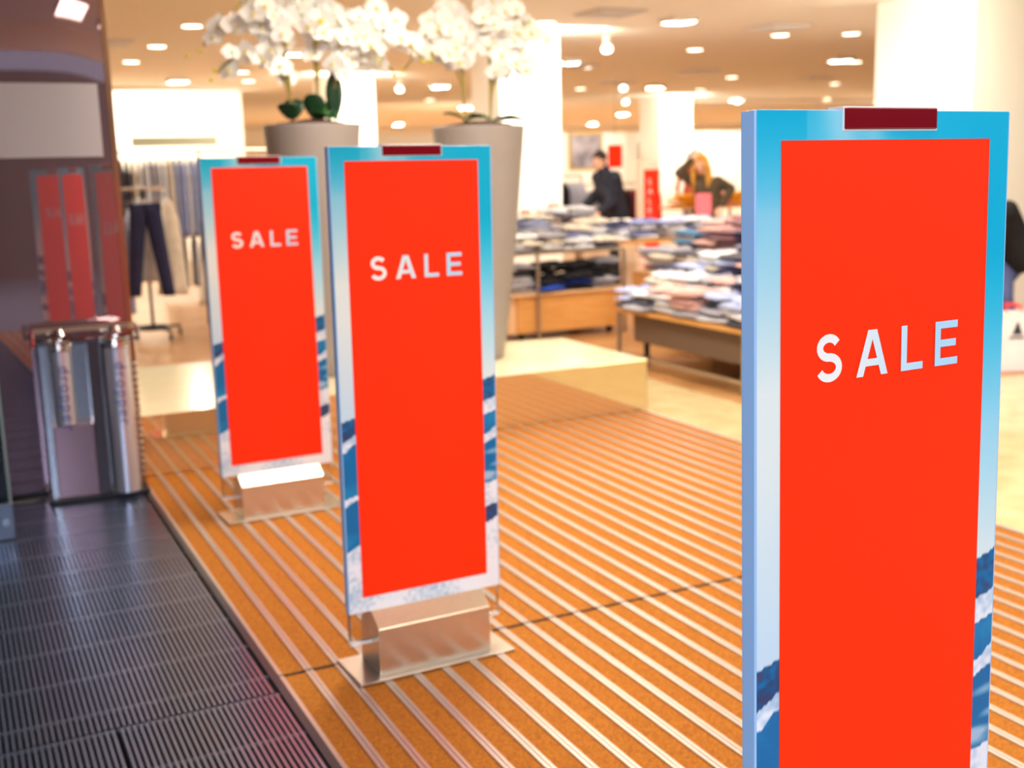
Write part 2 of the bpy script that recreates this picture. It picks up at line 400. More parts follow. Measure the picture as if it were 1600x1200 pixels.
# ------------------------------------------------------------------ umbrella bag stand
def font_mesh(txt, size):
    cu = bpy.data.curves.new('txt', 'FONT'); cu.body = txt; cu.size = size; cu.extrude = .0006; cu.space_character = 1.25
    o = bpy.data.objects.new('txt', cu); C.objects.link(o); bpy.context.view_layer.update()
    me = bpy.data.meshes.new_from_object(o.evaluated_get(bpy.context.evaluated_depsgraph_get())); bpy.data.objects.remove(o); return me
um = empty('umbrella_bag_stand', (.592, 6.09, 0), -.05, 'chrome umbrella bag stand with two roll tubes before the glass', 'umbrella bag stand')
M_pinkst = mat('rosy_steel', (176, 140, 142), .16, .85)
obj('base_plate', mbox(-.24, .24, -.09, .09, .0015, .022), M_black, um, bev=.003)
obj('back_board', mbox(-.215, .215, .03, .06, .022, .80), M_chrome, um, bev=.003)
obj('side_panel', mbox(-.225, -.19, -.06, .06, .022, .80), M_chrome, um, bev=.003)
obj('front_panel', mbox(-.19, .0, -.065, .028, .022, .39), M_pinkst, um, bev=.003)
obj('divider_post', mbox(.0, .055, -.07, .028, .022, .80), mat('dark_steel', (92, 84, 84), .2, .85), um, bev=.003)
bm = bmesh.new(); tube(bm, [(-.245, -.06, .86), (.245, -.06, .86)], .012); tube(bm, [(-.245, -.06, .86), (-.245, .05, .86), (.245, .05, .86), (.245, -.06, .86)], .010)
cyl(bm, (-.245, -.06, .79), (-.245, -.06, .87), .012); cyl(bm, (.245, -.06, .79), (.245, -.06, .87), .012)
obj('top_rail', bm, M_chrome, um)
obj('top_plate', mbox(-.235, .25, -.075, .065, .795, .812), mat('dark_chrome', (120, 122, 130), .12, 1), um, bev=.003)
def bag_tube(x, z0, r):
    b = bmesh.new(); cyl(b, (x, -.075, z0), (x, -.075, .79), r, r, 24)
    o = obj('bag_roll', b, mat('satin_sleeve', (196, 196, 204), .25, .6), um, smooth=False)
    b = bmesh.new()
    for k in range(3): lathe(b, [(r + .004, .772 + k * .018), (r + .010, .778 + k * .018), (r + .004, .784 + k * .018)], 24, (x, -.075))
    obj('collar_ring', b, M_chrome, o)
    b = bmesh.new(); cyl(b, (x, -.09, .845), (x, -.09, .875), .032, .02, 20); obj('knob', b, M_chrome, um)
    me = font_mesh('dropper', .078); me.materials.append(mat('navy_lettering', (44, 52, 120), .5)); t = bpy.data.objects.new('lettering', me); C.objects.link(t); t.parent = o
    t.matrix_local = Matrix.Translation((x - .015, -.075 - r - .0012, .70)) @ Matrix.Rotation(PI / 2, 4, 'Y') @ Matrix.Rotation(PI / 2, 4, 'X')
    return o
bag_tube(-.125, .40, .050); bag_tube(.135, .03, .062)
bm = bmesh.new()
for i in range(18): lathe(bm, [(.006, .08 + i * .034), (.011, .09 + i * .034), (.006, .1 + i * .034)], 10, (.222, -.03))
obj('bead_chain', bm, M_chrome, um)

# ------------------------------------------------------------------ planters + orchids
def planter(x, y, ztop, rt, rb, label):
    t = empty('planter', (x, y, .335), 0, label, 'planter', 'tall taupe planters on the platform'); h = ztop - .335
    bm = bmesh.new(); prof = [(rb - .01, 0), (rb, .01)] + [(rb + (rt - rb) * (s ** .85), .01 + (h - .02) * s) for s in [i / 14 for i in range(1, 15)]] + [(rt, h), (rt - .02, h), (rt - .03, h - .1)]
    rings = lathe(bm, prof, 48); bm.faces.new(rings[0][::-1]); obj('pot', bm, M_pot, t, smooth=True)
    bm = bmesh.new()
    prof = [(rt - .025, h - .03), (rt * .7, h + .012), (rt * .35, h + .03), (.01, h + .035)]; rg = lathe(bm, prof, 32); bm.faces.new(rg[-1])
    for v in bm.verts: v.co.z += .012 * noise.noise(v.co * 14)
    obj('soil', bm, M_soil, t, smooth=True)
    return t
PX = [(2.09, 7.0, 1.875, .294), (3.2, 7.0, 1.855, .30)]
planter(*PX[0][:3], PX[0][3], .125, 'tall tapering taupe planter behind the left sale gate'); planter(*PX[1][:3], PX[1][3], .125, 'tall tapering taupe planter behind the middle sale gate, right one of the pair')
def flower_mesh(rr):
    bm = bmesh.new()
    def petal(ang, L, W, cup):
        n = 6; c = (math.cos(ang), math.sin(ang)); prev = None
        for i in range(n + 1):
            s = i / n; wd = W * math.sin(PI * (s ** .8) * .93 + .1) ; z = cup * (s * s) * L
            px, py = c[0] * L * s, c[1] * L * s; row = [bm.verts.new((px - c[1] * wd, py + c[0] * wd, z + .004)), bm.verts.new((px, py, z)), bm.verts.new((px + c[1] * wd, py - c[0] * wd, z + .004))]
            if prev:
                for k in (0, 1): bm.faces.new((prev[k], prev[k + 1], row[k + 1], row[k])).material_index = 0
            prev = row
    for a in (0, PI): petal(a + rr.uniform(-.1, .1), .052, .030, rr.uniform(-.1, .3))
    for a in (PI / 2, PI * 1.22, PI * 1.78): petal(a + rr.uniform(-.1, .1), .048, .019, rr.uniform(-.2, .1))
    cyl(bm, (0, -.004, .002), (0, -.012, .020), .007, .003, 8, mi=1)
    me = bpy.data.meshes.new('flower'); bm.to_mesh(me); bm.free(); me.materials.append(M_petal); me.materials.append(M_lip)
    for p in me.polygons: p.use_smooth = True
    return me
FM = [flower_mesh(R) for _ in range(4)]
bmb = bmesh.new(); bmesh.ops.create_uvsphere(bmb, u_segments=10, v_segments=7, radius=.012); BUD = bpy.data.meshes.new('bud'); bmb.to_mesh(BUD); bmb.free(); BUD.materials.append(M_bud)
for p in BUD.polygons: p.use_smooth = True
def leaf_obj(parent, az, L, W, lift, m, base):
    bm = bmesh.new(); n = 9; prev = None
    for i in range(n + 1):
        s = i / n; wd = W * math.sin(PI * min(1, s * .92 + .06)) ** .7; r = L * s * math.cos(lift) ; z = L * s * math.sin(lift) - .35 * L * s * s * math.cos(lift)
        row = [bm.verts.new((r, k * wd, z + abs(k) * wd * .35)) for k in (-1, -.5, 0, .5, 1)]
        if prev:
            for k in range(4): bm.faces.new((prev[k], prev[k + 1], row[k + 1], row[k]))
        prev = row
    o = obj('leaf', bm, m, parent, smooth=True); o.location = base; o.rotation_euler = (0, 0, az)
    s = o.modifiers.new('th', 'SOLIDIFY'); s.thickness = .003
def orchid(x, y, z, sprays, leaves, label):
    t = empty('orchid', (x, y, z), 0, label, 'orchid', 'white orchids in the two planters')
    for (az, reach, height, droop, nf, nb) in sprays:
        pts = []
        N = 22
        for i in range(N + 1):
            s = i / N
            r = reach * (s ** 2.2) ; zz = height * (1 - (1 - min(1, s * 1.25)) ** 1.8) if s < .8 else height - droop * ((s - .8) / .2) ** 1.4
            pts.append(Vector((r * math.cos(az), r * math.sin(az), zz + .0)))
        bm = bmesh.new(); tube(bm, pts, .0075, 6); st = obj('flower_stem', bm, M_stem, t)
        s0 = .42
        for k in range(nf):
            s = s0 + (.93 - s0) * k / max(1, nf - 1) + R.uniform(-.012, .012); i = min(N - 1, int(s * N)); p = pts[i].lerp(pts[i + 1], s * N - i)
            o = bpy.data.objects.new('flower', FM[R.randrange(4)]); C.objects.link(o); o.parent = st
            side = 1 if k % 2 else -1
            off = Vector((math.cos(az + PI / 2) * side * .035, math.sin(az + PI / 2) * side * .035, R.uniform(-.03, .03)))
            o.location = p + off + Vector((R.uniform(-.035, .035), R.uniform(-.05, .02), R.uniform(-.03, .03)))
            d = Vector((-.35 + R.uniform(-.7, .7), -1 + R.uniform(-.2, .4), R.uniform(-.5, .4)))
            o.rotation_euler = d.to_track_quat('Z', 'Y').to_euler(); sc = R.uniform(1.2, 1.65); o.scale = (sc, sc, sc)
        for k in range(nb):
            s = .95 + .05 * k / max(1, nb - 1) if nb > 1 else 1; p = pts[-1]
            o = bpy.data.objects.new('bud', BUD); C.objects.link(o); o.parent = st
            o.location = p + Vector((math.cos(az) * .045 * k + R.uniform(-.02, .02), math.sin(az) * .045 * k, -.02 * k + R.uniform(-.03, .03)))
    for (az, L, W, lift, dk, bx, by) in leaves: leaf_obj(t, az, L * 1.35, W * 1.3, lift, M_leafd if dk else M_leafm, (bx, by - .03, .02))
    return t
# image-left is roughly -X direction turned by the camera; azimuths are world angles
z1 = 1.875 + .01; z2 = 1.855 + .01
LEFT = PI + -.45; RIGHT = -.45
orchid(PX[0][0] - .13, 7.0 - .04, z1, [(LEFT, .50, .60, .14, 15, 3), (LEFT + .1, .42, .42, .12, 11, 2), (LEFT + .4, .22, .66, .06, 15, 0), (2.4, .30, .80, .1, 14, 1)],
       [(1.1, .10, .05, 1.3, 1, .0, .0), (-2.1, .09, .05, 1.1, 1, -.02, 0)], 'white orchid with a long spray arching to the left edge of the planters')
orchid(PX[0][0] + .04, 7.0 - .02, z1, [(RIGHT + .3, .22, .64, .08, 16, 0), (1.2, .2, .75, .06, 15, 1), (-1.8, .16, .58, .08, 15, 0), (LEFT - .2, .12, .70, .05, 14, 1)],
       [(-2.0, .13, .05, 1.25, 1, -.03, 0), (1.0, .11, .05, 1.1, 0, .06, 0), (-1.6, .12, .05, .5, 0, 0, 0)], 'white orchid standing in the middle of the left planter')
orchid(PX[0][0] + .14, 7.0 - .03, z1, [(RIGHT, .56, .52, .16, 18, 2), (RIGHT + .1, .44, .64, .10, 17, 1), (RIGHT - .3, .30, .50, .12, 16, 1), (RIGHT + .5, .40, .40, .08, 14, 0)],
       [(1.1, .22, .042, 1.45, 1, -.01, .0), (-.3, .16, .03, .25, 0, 0, 0)], 'white orchid arching right from the left planter, with an upright leaf')
orchid(PX[1][0] - .10, 7.0 - .02, z2, [(LEFT, .38, .50, .14, 15, 2), (LEFT + .2, .26, .62, .1, 15, 1), (LEFT - .4, .18, .74, .06, 15, 1), (1.4, .2, .56, .08, 13, 0)],
       [(2.6, .14, .04, .6, 0, 0, 0), (.3, .1, .04, .5, 1, 0, 0)], 'white orchid arching left from the right planter')
orchid(PX[1][0] + .08, 7.0 - .02, z2, [(RIGHT, .40, .58, .14, 17, 3), (RIGHT + .1, .34, .42, .16, 16, 3), (RIGHT - .2, .24, .70, .08, 17, 2), (1.0, .2, .80, .06, 15, 3), (-1.9, .1, .66, .05, 15, 0)],
       [(2.4, .15, .045, .5, 0, 0, 0), (-.2, .16, .045, .35, 1, 0, 0), (-.6, .17, .045, .2, 1, .03, -.05)], 'white orchid arching right from the right planter')

# ------------------------------------------------------------------ folded shirts and tables
def fabric(name, rgb, dk=.78, sc=9):
    return mat(name, rgb, .85, noise_amt=1 - dk, nscale=sc, bump=.35, bscale=30)
COLS = {'white': (236, 235, 240), 'cream': (238, 226, 208), 'pale blue': (178, 188, 226), 'light grey': (176, 174, 186), 'blue checked': (136, 142, 192), 'navy': (44, 46, 84), 'black': (26, 24, 30),
        'dusty pink': (226, 180, 172), 'mauve': (150, 108, 116), 'royal blue': (44, 84, 200), 'steel blue': (86, 136, 176), 'coral': (240, 120, 100), 'amber': (246, 168, 30), 'maroon': (120, 20, 44), 'red': (236, 60, 40), 'dark grey': (86, 84, 96), 'teal': (40, 110, 140)}
def shirt_mesh(seed):
    rr = random.Random(seed); bm = bmesh.new(); nx, ny = 12, 10; W, D, Hh = .33, .26, rr.uniform(.026, .04)
    sk = rr.uniform(-.03, .03); dr = rr.uniform(0, .02)
    top = []; bot = []
    for j in range(ny + 1):
        rt, rb = [], []
        for i in range(nx + 1):
            u, v = i / nx * 2 - 1, j / ny * 2 - 1
            e = 1 - max(abs(u), abs(v)) ** 6
            x = u * W / 2 * (1 - .06 * v * v) + sk * v; y = v * D / 2 * (1 - .06 * u * u)
            nz = noise.noise((u * 2.1 + seed, v * 2.3, seed * .7)) * .012
            ex = -dr * (abs(u) ** 3 + abs(v) ** 3) * .5
            rt.append(bm.verts.new((x, y, Hh * (.5 + .5 * e ** .5) + nz * e + ex * .4))); rb.append(bm.verts.new((x, y, Hh * (.5 - .5 * e ** .5))))
        top.append(rt); bot.append(rb)
    for j in range(ny):
        for i in range(nx):
            bm.faces.new((top[j][i], top[j][i + 1], top[j + 1][i + 1], top[j + 1][i])); bm.faces.new((bot[j][i], bot[j + 1][i], bot[j + 1][i + 1], bot[j][i + 1]))
    bmesh.ops.remove_doubles(bm, verts=bm.verts[:], dist=.0005)
    # collar roll and placket
    cyl(bm, (-.05, -D / 2 + .035, Hh + .002), (.05, -D / 2 + .035, Hh + .002), .010, .010, 8)
    me = bpy.data.meshes.new('folded_shirt'); bm.to_mesh(me); bm.free()
    for p in me.polygons: p.use_smooth = True
    return me
SM = [shirt_mesh(k) for k in range(5)]
CS = {}
def shirt(x, y, z, col, rz, place, kind='shirt', sc=1.0, tilt=(0, 0)):
    k = R.randrange(5)
    if (k, col) not in CS:
        me = SM[k].copy(); me.materials.append(fabric('cloth_' + col.replace(' ', '_'), COLS[col])); CS[(k, col)] = me
    o = bpy.data.objects.new('folded_shirt', CS[(k, col)]); C.objects.link(o); o.location = (x, y, z); o.rotation_euler = (tilt[0], tilt[1], rz); o.scale = (sc, sc, sc)
    tag(o, f'folded {col} shirt {place}', 'shirt', f'folded {col} shirts {place}'); return o
NS = [0]
ORD = ['top', 'second', 'third', 'fourth', 'fifth', 'sixth', 'seventh', 'eighth', 'ninth', 'tenth']
def pile(x, y, z, n, cols, rz, place, where='', messy=.02, sc=1.0):
    n = max(1, round(n * .72))
    for i in range(n):
        col = R.choice(cols); k = n - 1 - i
        o = shirt(x + R.gauss(0, messy), y + R.gauss(0, messy), z + .002, col, rz + R.gauss(0, .18), place, sc=sc, tilt=(R.gauss(0, .03), R.gauss(0, .03))); z += .054 * sc; NS[0] += 1
        o.scale = (sc * R.uniform(.95, 1.12), sc * R.uniform(.95, 1.12), 1.42 * sc)
        o['label'] = f'{col} shirt, {"top of" if k == 0 else ORD[min(k, 9)] + " down in"} {where}, {place}'
# table with wooden box at the back
t = empty('display_table', (5.2, 9.9, 0), 0, 'tall display table with steel posts over an orange beech box', 'display table')
TX0, TX1, TY0, TY1 = -.62, .62, -.42, .50
obj('tabletop', mbox(TX0, TX1, TY0, TY1, .79, .815), M_tsteel, t, bev=.003)
obj('shelf', mbox(TX0, TX1, TY0, TY1, .415, .435), M_beechp, t, bev=.003)
b = obj('wooden_box', mbox(-.52, .60, TY0 + .03, TY1 - .03, .07, .414), M_beech, t, bev=.003)
obj('side_board', mbox(-.60, -.521, TY0 + .05, TY1 - .03, .07, .41), M_beechp, t)
for x in (TX0 + .30, TX1 - .015):
    for y in (TY0 - .012, TY1 - .012): obj('leg', mbox(x - .0125, x + .0125, y - .0125, y + .0125, .002, .81), M_tsteel, t)
for x in (-.45, .5):
    for y in (TY0 + .1, TY1 - .1):
        bm = bmesh.new(); cyl(bm, (x - .02, y, .036), (x + .02, y, .036), .034); obj('castor', bm, M_black, t)
light_mix = ['white'] * 4 + ['cream'] * 4 + ['light grey'] * 3 + ['pale blue'] * 3 + ['mauve', 'blue checked', 'dark grey']
dark_mix = ['black'] * 5 + ['navy'] * 3 + ['dark grey', 'light grey', 'royal blue']
PA = 'above beech box'
RW = ['front', 'middle', 'back']; CW = ['first', 'second', 'third', 'fourth', 'fifth', 'sixth', 'seventh', 'eighth', 'ninth', 'tenth']
for ri, (yy, nn) in enumerate(((9.63, 4), (9.92, 7), (10.22, 9))):
    for k, xx in enumerate((4.77, 5.08, 5.38, 5.68)): pile(xx + R.uniform(-.02, .02), yy, .815, nn + R.choice((-1, 0, 1)), light_mix if k else light_mix + ['blue checked'] * 3, R.uniform(-.1, .1), PA, f'{RW[ri]} pile {CW[k]} from left')
PB = 'beech box shelf'
for k, xx in enumerate((4.76, 5.06, 5.38, 5.66)):
    pile(xx, 9.66, .436, 7, [['light grey', 'black', 'navy', 'white'], dark_mix, dark_mix, ['dark grey', 'light grey', 'black', 'white']][k], 0, PB, f'pile {CW[k]} from left')
shirt(5.05, 9.60, .45, 'royal blue', .3, 'hanging off the lower shelf')
# nesting bench in front (right)
t = empty('display_bench', (5.35, 7.2, 0), 0, 'low display bench with taupe board and steel frame, covered in shirts', 'display table')
bx0, bx1, by0, by1 = 4.83 - 5.35, .75, 6.33 - 7.2, 8.0 - 7.2
obj('top', mbox(bx0, bx1, by0, by1, .425, .452), M_beech, t, bev=.003)
for x in (bx0 + .015, bx1 - .015):
    for y in (by0 + .015, by1 - .015): obj('leg', mbox(x - .014, x + .014, y - .014, y + .014, .002, .425), M_tsteel, t)
obj('lower_rail', mbox(bx0 + .002, bx0 + .028, by0 + .03, by1 - .03, .075, .1), M_tsteel, t); obj('lower_rail', mbox(bx1 - .028, bx1 - .002, by0 + .03, by1 - .03, .075, .1), M_tsteel, t)
obj('box_body', mbox(bx0 + .09, bx1 - .1, by0 + .06, by1 - .12, .19, .42), M_greyw, t, bev=.003)
for y in (by0 + .12, by1 - .2):
    for x in (bx0 + .16, bx1 - .2):
        bm = bmesh.new(); cyl(bm, (x, y - .015, .04), (x, y + .015, .04), .036); box(bm, x - .02, x + .02, y - .012, y + .012, .05, .19); obj('castor', bm, M_black, t)
PCc = 'low taupe bench'
mixc = ['white'] * 4 + ['pale blue'] * 3 + ['light grey'] * 2 + ['cream'] * 2
mixd = mixc + ['dark grey', 'dusty pink', 'navy', 'dark grey', 'blue checked']
for ri, (xx, nn) in enumerate(((4.98, 4), (5.28, 7), (5.60, 10))):
    for k, yy in enumerate((6.48, 6.78, 7.08, 7.38, 7.66, 7.9)):
        pile(xx, yy, .453, nn + (1 if k in (3, 4) else 0) + R.choice((-1, 0, 1)), mixd if k not in (2,) else ['dusty pink', 'light grey', 'white'], PI / 2 + R.uniform(-.15, .15), PCc, f'{RW[ri]} row pile {CW[k]} from right', messy=.035)
# taller table behind with mauve stacks
t = empty('display_table', (7.2, 8.4, 0), 0, 'display table with pale wooden top behind the low taupe bench', 'display table')
obj('tabletop', mbox(-.9, .2, -.9, 1.1, .74, .77), M_beech, t, bev=.003)
for x in (-.88, .18):
    for y in (-.88, 1.08): obj('leg', mbox(x - .015, x + .015, y - .015, y + .015, .002, .74), M_tsteel, t)
obj('shelf', mbox(-.88, .18, -.88, 1.08, .36, .38), M_beech, t)
PD = 'table behind bench'
for ri, (xx, nn) in enumerate(((6.48, 5), (6.82, 8))):
    for k, yy in enumerate((7.68, 7.98, 8.3, 8.62, 8.95, 9.3)):
        cl = ['white', 'pale blue', 'pale blue', 'light grey'] if k < 2 else (['mauve', 'mauve', 'mauve', 'dusty pink'] if (k in (3, 4) and ri == 0) or (k > 3 and ri == 1) else (['white', 'blue checked', 'navy', 'pale blue', 'dusty pink']))
        if k == 5 and xx < 6.6: cl = ['steel blue', 'black', 'navy']
        pile(xx, yy, .771, nn + R.choice((-1, 0, 1)), cl, PI / 2 + R.uniform(-.15, .15), PD, f'{RW[ri]} row pile {CW[k]} from right', messy=.03)
t = empty('display_box', (6.06, 8.78, 0), 0, 'narrow beech display box between the bench and the table behind it', 'display table')
obj('body', mbox(-.2, .2, -.63, .63, .06, .58), M_beech, t, bev=.003); obj('top', mbox(-.21, .21, -.64, .64, .581, .60), M_beechp, t); obj('plinth', mbox(-.17, .17, -.6, .6, .002, .059), M_black, t)
for k, yy in enumerate((8.32, 8.66, 9.0, 9.28)): pile(6.05, yy, .601, 5, ['white', 'cream', 'light grey', 'dark grey', 'pale blue'], PI / 2, 'narrow beech box', f'pile {CW[k]} from right')
PE = 'shelf behind bench'
for k, yy in enumerate((8.4, 8.75, 9.1)): pile(6.5, yy, .381, 5, ['navy', 'dark grey', 'light grey', 'cream'], PI / 2, PE, f'pile {CW[k]} from right')
# farther table with pale shirts
t = empty('display_table', (7.6, 11.4, 0), 0, 'long display table of pale shirts in front of the person in navy', 'display table')
obj('tabletop', mbox(-1.5, 2.3, -.5, .5, .72, .75), M_beech, t, bev=.003)
for x in (-1.48, 2.28):
    for y in (-.48, .48): obj('leg', mbox(x - .015, x + .015, y - .015, y + .015, .002, .72), M_tsteel, t)
PF = 'navy-jacket person table'
for k in range(10):
    for ri, yy in enumerate((11.1, 11.55)): pile(6.3 + k * .37, yy, .751, 5 + R.choice((-1, 0, 1)), ['white', 'white', 'cream', 'blue checked', 'light grey', 'pale blue', 'navy'], R.uniform(-.2, .2), PF, f'{RW[ri]} pile {CW[k]} from left', messy=.02)
print('SHIRTS', NS[0])
# small red price boxes
def sign_box(x, y, z, w_, h_, m, label):
    o = obj('price_box', mbox(-w_ / 2, w_ / 2, -w_ / 4, w_ / 4, 0, h_), m, None, bev=.003, loc=(x, y, z)); o.rotation_euler = (0, 0, -.4)
    tag(o, label, 'price sign'); return o
M_coral = mat('coral_card', (246, 104, 88), .5); M_pink = mat('pink_card', (238, 108, 118), .5)
sign_box(5.25, 10.42, .832, .10, .33, M_coral, 'coral red price box on the table behind the right planter')
sign_box(8.05, 11.35, .98, .17, .24, M_pink, 'pink card box in front of the person in the olive top')
sign_box(6.3, 11.80, .752, .14, .42, mat('pale_coral_card', (252, 180, 165), .5), 'pale coral price box at the edge of the white pillar')

# ------------------------------------------------------------------ hanging racks
OW = 'first second third fourth fifth sixth seventh eighth ninth tenth eleventh twelfth thirteenth fourteenth fifteenth sixteenth seventeenth eighteenth nineteenth twentieth'.split()
def nth(i): return OW[i] if i < 20 else ('twenty-' + OW[i - 20] if i < 29 else ('thirtieth' if i == 29 else 'thirty-' + OW[i - 30]))
def garment_mesh(seed, L, wtop, wbot, th):
    rr = random.Random(seed); bm = bmesh.new(); nz, na = 10, 16
    rings = []
    for j in range(nz + 1):
        s = j / nz; z = -L * s; hw = (wtop * min(1, .25 + s * 6) if s < .13 else wtop + (wbot - wtop) * (s - .13) / .87) / 2; tt = th * (.5 + .5 * min(1, s * 4))
        rings.append([bm.verts.new((tt / 2 * math.cos(a) * (1 + .35 * math.sin(5 * a + seed + s * 2)), hw * math.sin(a), z)) for a in [2 * PI * i / na for i in range(na)]])
    for A, B in zip(rings[:-1], rings[1:]):
        for i in range(na): bm.faces.new((A[i], A[(i + 1) % na], B[(i + 1) % na], B[i]))
    bm.faces.new(rings[0][::-1]); bm.faces.new(rings[-1])
    return bm
HANG = {}
def hang(x, y, z, col, L, rz, label, group, cat='shirt', name='hanging_shirt', wt=.42, wb=.46, th=.055, seed=0):
    key = (col, L, wt, wb, th, seed % 3)
    if key not in HANG:
        t = empty(name)
        obj('garment_body', garment_mesh(seed % 3, L, wt, wb, th), fabric('cloth_' + col.replace(' ', '_'), COLS[col]), t, smooth=True).location = (0, 0, -.075)
        bm = bmesh.new(); tube(bm, [(0, .01, .0), (0, .018, .012), (0, .006, .022), (0, -.012, .012), (0, 0, -.06), (0, .18, -.11)], .003, 6); tube(bm, [(0, 0, -.06), (0, -.18, -.11)], .003, 6)
        obj('hanger', bm, M_chrome, t); HANG[key] = t
    else: t = copy_tree(HANG[key])
    t.location = (x, y, z - .012); t.rotation_euler = (0, 0, rz); t.name = name; tag(t, label, cat, group); return t
# wall-side rack (long) with shirts at two heights
RY = 15.5
t = empty('clothes_rail', (2.9, RY, 0), 0, 'long steel clothes rail full of shirts before the bright left wall', 'clothes rail')
bm = bmesh.new(); tube(bm, [(-1.5, 0, 1.90), (1.9, 0, 1.90)], .014); obj('rail', bm, M_tsteel, t)
for x in (-1.5, .2, 1.9): bm = bmesh.new(); tube(bm, [(x, 0, .002), (x, 0, 1.9)], .016); obj('post', bm, M_tsteel, t)
obj('header_board', mbox(-.62, .45, -.01, .01, 1.96, 2.08), mat('grey_green_board', (188, 190, 160), .5), t)
bm = bmesh.new(); tube(bm, [(-1.5, 0, .92), (1.9, 0, .92)], .012); obj('lower_rail', bm, M_tsteel, t)
topc = ['cream', 'light grey', 'white', 'dark grey', 'cream', 'white', 'light grey', 'white', 'cream', 'pale blue', 'white', 'pale blue', 'blue checked', 'blue checked', 'pale blue', 'blue checked', 'pale blue']
nh = 34
for i in range(nh):
    xx = 1.75 + i * (2.5 / nh); col = topc[min(len(topc) - 1, int(i / 26 * len(topc)))] if i < 26 else R.choice(['light grey', 'cream', 'white'])
    hang(xx, RY, 1.887, col, .92 if i < 12 else 1.0, R.uniform(-.06, .06), f'{col} shirt, {nth(i)} from left on the top bar of the long rail', f'{col} shirts on the top bar of the long rail', seed=i)
for i in range(14):
    xx = 2.6 + i * .12; col = R.choice(['white', 'cream', 'light grey']) if i > 3 else R.choice(['light grey', 'cream', 'navy'])
    hang(xx, RY + .02, .907, col, .66, R.uniform(-.06, .06), f'{col} garment, {nth(i)} from left on the lower bar of the long rail', f'{col} garments on the lower bar of the long rail', seed=i, cat='clothes', name='hanging_garment')
# near floor rack with trousers
t = empty('garment_stand', (1.80, 11.85, 0), 0, 'black wheeled garment stand with steel crossbar behind the umbrella bag stand', 'clothes stand')
bm = bmesh.new(); tube(bm, [(0, 0, .12), (0, 0, 1.47)], .017, 10); obj('post', bm, M_black, t)
bm = bmesh.new(); tube(bm, [(-.25, 0, 1.475), (.2, 0, 1.475)], .017, 10); obj('crossbar', bm, M_chrome, t)
bm = bmesh.new(); lathe(bm, [(.16, .10), (.185, .115), (.16, .13), (.14, .115), (.16, .10)], 24)
for a in range(4): c, s_ = math.cos(a * PI / 2 + .4), math.sin(a * PI / 2 + .4); tube(bm, [(0, 0, .12), (.30 * c, .30 * s_, .105)], .014)
obj('base', bm, M_black, t)
for a in range(4):
    c, s_ = math.cos(a * PI / 2 + .4), math.sin(a * PI / 2 + .4); bm = bmesh.new(); cyl(bm, (.30 * c - .012, .30 * s_, .04), (.30 * c + .012, .30 * s_, .04), .037); tube(bm, [(.3 * c, .3 * s_, .05), (.3 * c, .3 * s_, .105)], .008); obj('castor', bm, M_black, t)
def trousers(x, y, z, col, rz, label, ln=1.0):
    t = empty('hanging_trousers', (x, y, z), rz, label, 'trousers', 'trousers on the wheeled garment stand')
    for s in (-1, 1):
        bm = bmesh.new(); rings = []
        for j in range(9):
            q = j / 8; zz = -.06 - ln * .86 * q; cx = s * (.06 + .10 * q); hw = .085 - .025 * q
            rings.append([bm.verts.new((cx + hw * math.cos(a), .045 * math.sin(a), zz)) for a in [2 * PI * k / 12 for k in range(12)]])
        for A, B in zip(rings[:-1], rings[1:]):
            for k in range(12): bm.faces.new((A[k], A[(k + 1) % 12], B[(k + 1) % 12], B[k]))
        bm.faces.new(rings[0][::-1]); bm.faces.new(rings[-1]); obj('trouser_leg', bm, fabric('cloth_' + col.replace(' ', '_'), COLS[col]), t, smooth=True)
    bm = bmesh.new(); box(bm, -.15, .15, -.035, .035, -.11, -.03); obj('waistband', bm, fabric('cloth_' + col.replace(' ', '_'), COLS[col]), t, bev=.01)
    bm = bmesh.new(); tube(bm, [(-.15, 0, -.03), (0, 0, .0), (.15, 0, -.03)], .004); obj('hanger', bm, M_chrome, t); return t
trousers(1.78, 11.62, 1.37, 'navy', -.3, 'dark navy trousers hanging on the wheeled garment stand')
hang(1.80, 11.84, 1.46, 'white', .80, 1.15, 'short cream top on the front of the wheeled garment stand', 'tops on the wheeled stand', cat='shirt', wt=.36, wb=.3, th=.10, seed=1)
hang(2.03, 11.9, 1.46, 'cream', .95, 1.2, 'long cream jacket on the right of the wheeled garment stand', 'tops on the wheeled stand', cat='jacket', name='hanging_jacket', wt=.2, wb=.30, th=.12, seed=2)
hang(1.56, 11.86, 1.36, 'pale blue', 1.0, .8, 'pale blue garment on the left of the wheeled garment stand', 'tops on the wheeled stand', cat='shirt', wt=.2, wb=.22, th=.09, seed=0)
hang(2.62, 12.6, 1.08, 'cream', .78, 1.2, 'long cream garment low beside the left sale gate', 'low garments by the left gate', cat='jacket', name='hanging_jacket', wt=.22, wb=.42, th=.12, seed=2)
t = empty('clothes_rail', (2.95, 12.6, 0), 0, 'low dark rail on castors partly behind the left sale gate', 'clothes rail')
bm = bmesh.new(); tube(bm, [(-.45, 0, 1.10), (.45, 0, 1.10)], .013); tube(bm, [(-.45, 0, .12), (.45, 0, .12)], .013); obj('rail', bm, M_black, t)
for x in (-.45, .45): bm = bmesh.new(); tube(bm, [(x, 0, .05), (x, 0, 1.1)], .013); cyl(bm, (x - .012, 0, .037), (x + .012, 0, .037), .035); obj('post', bm, M_black, t)

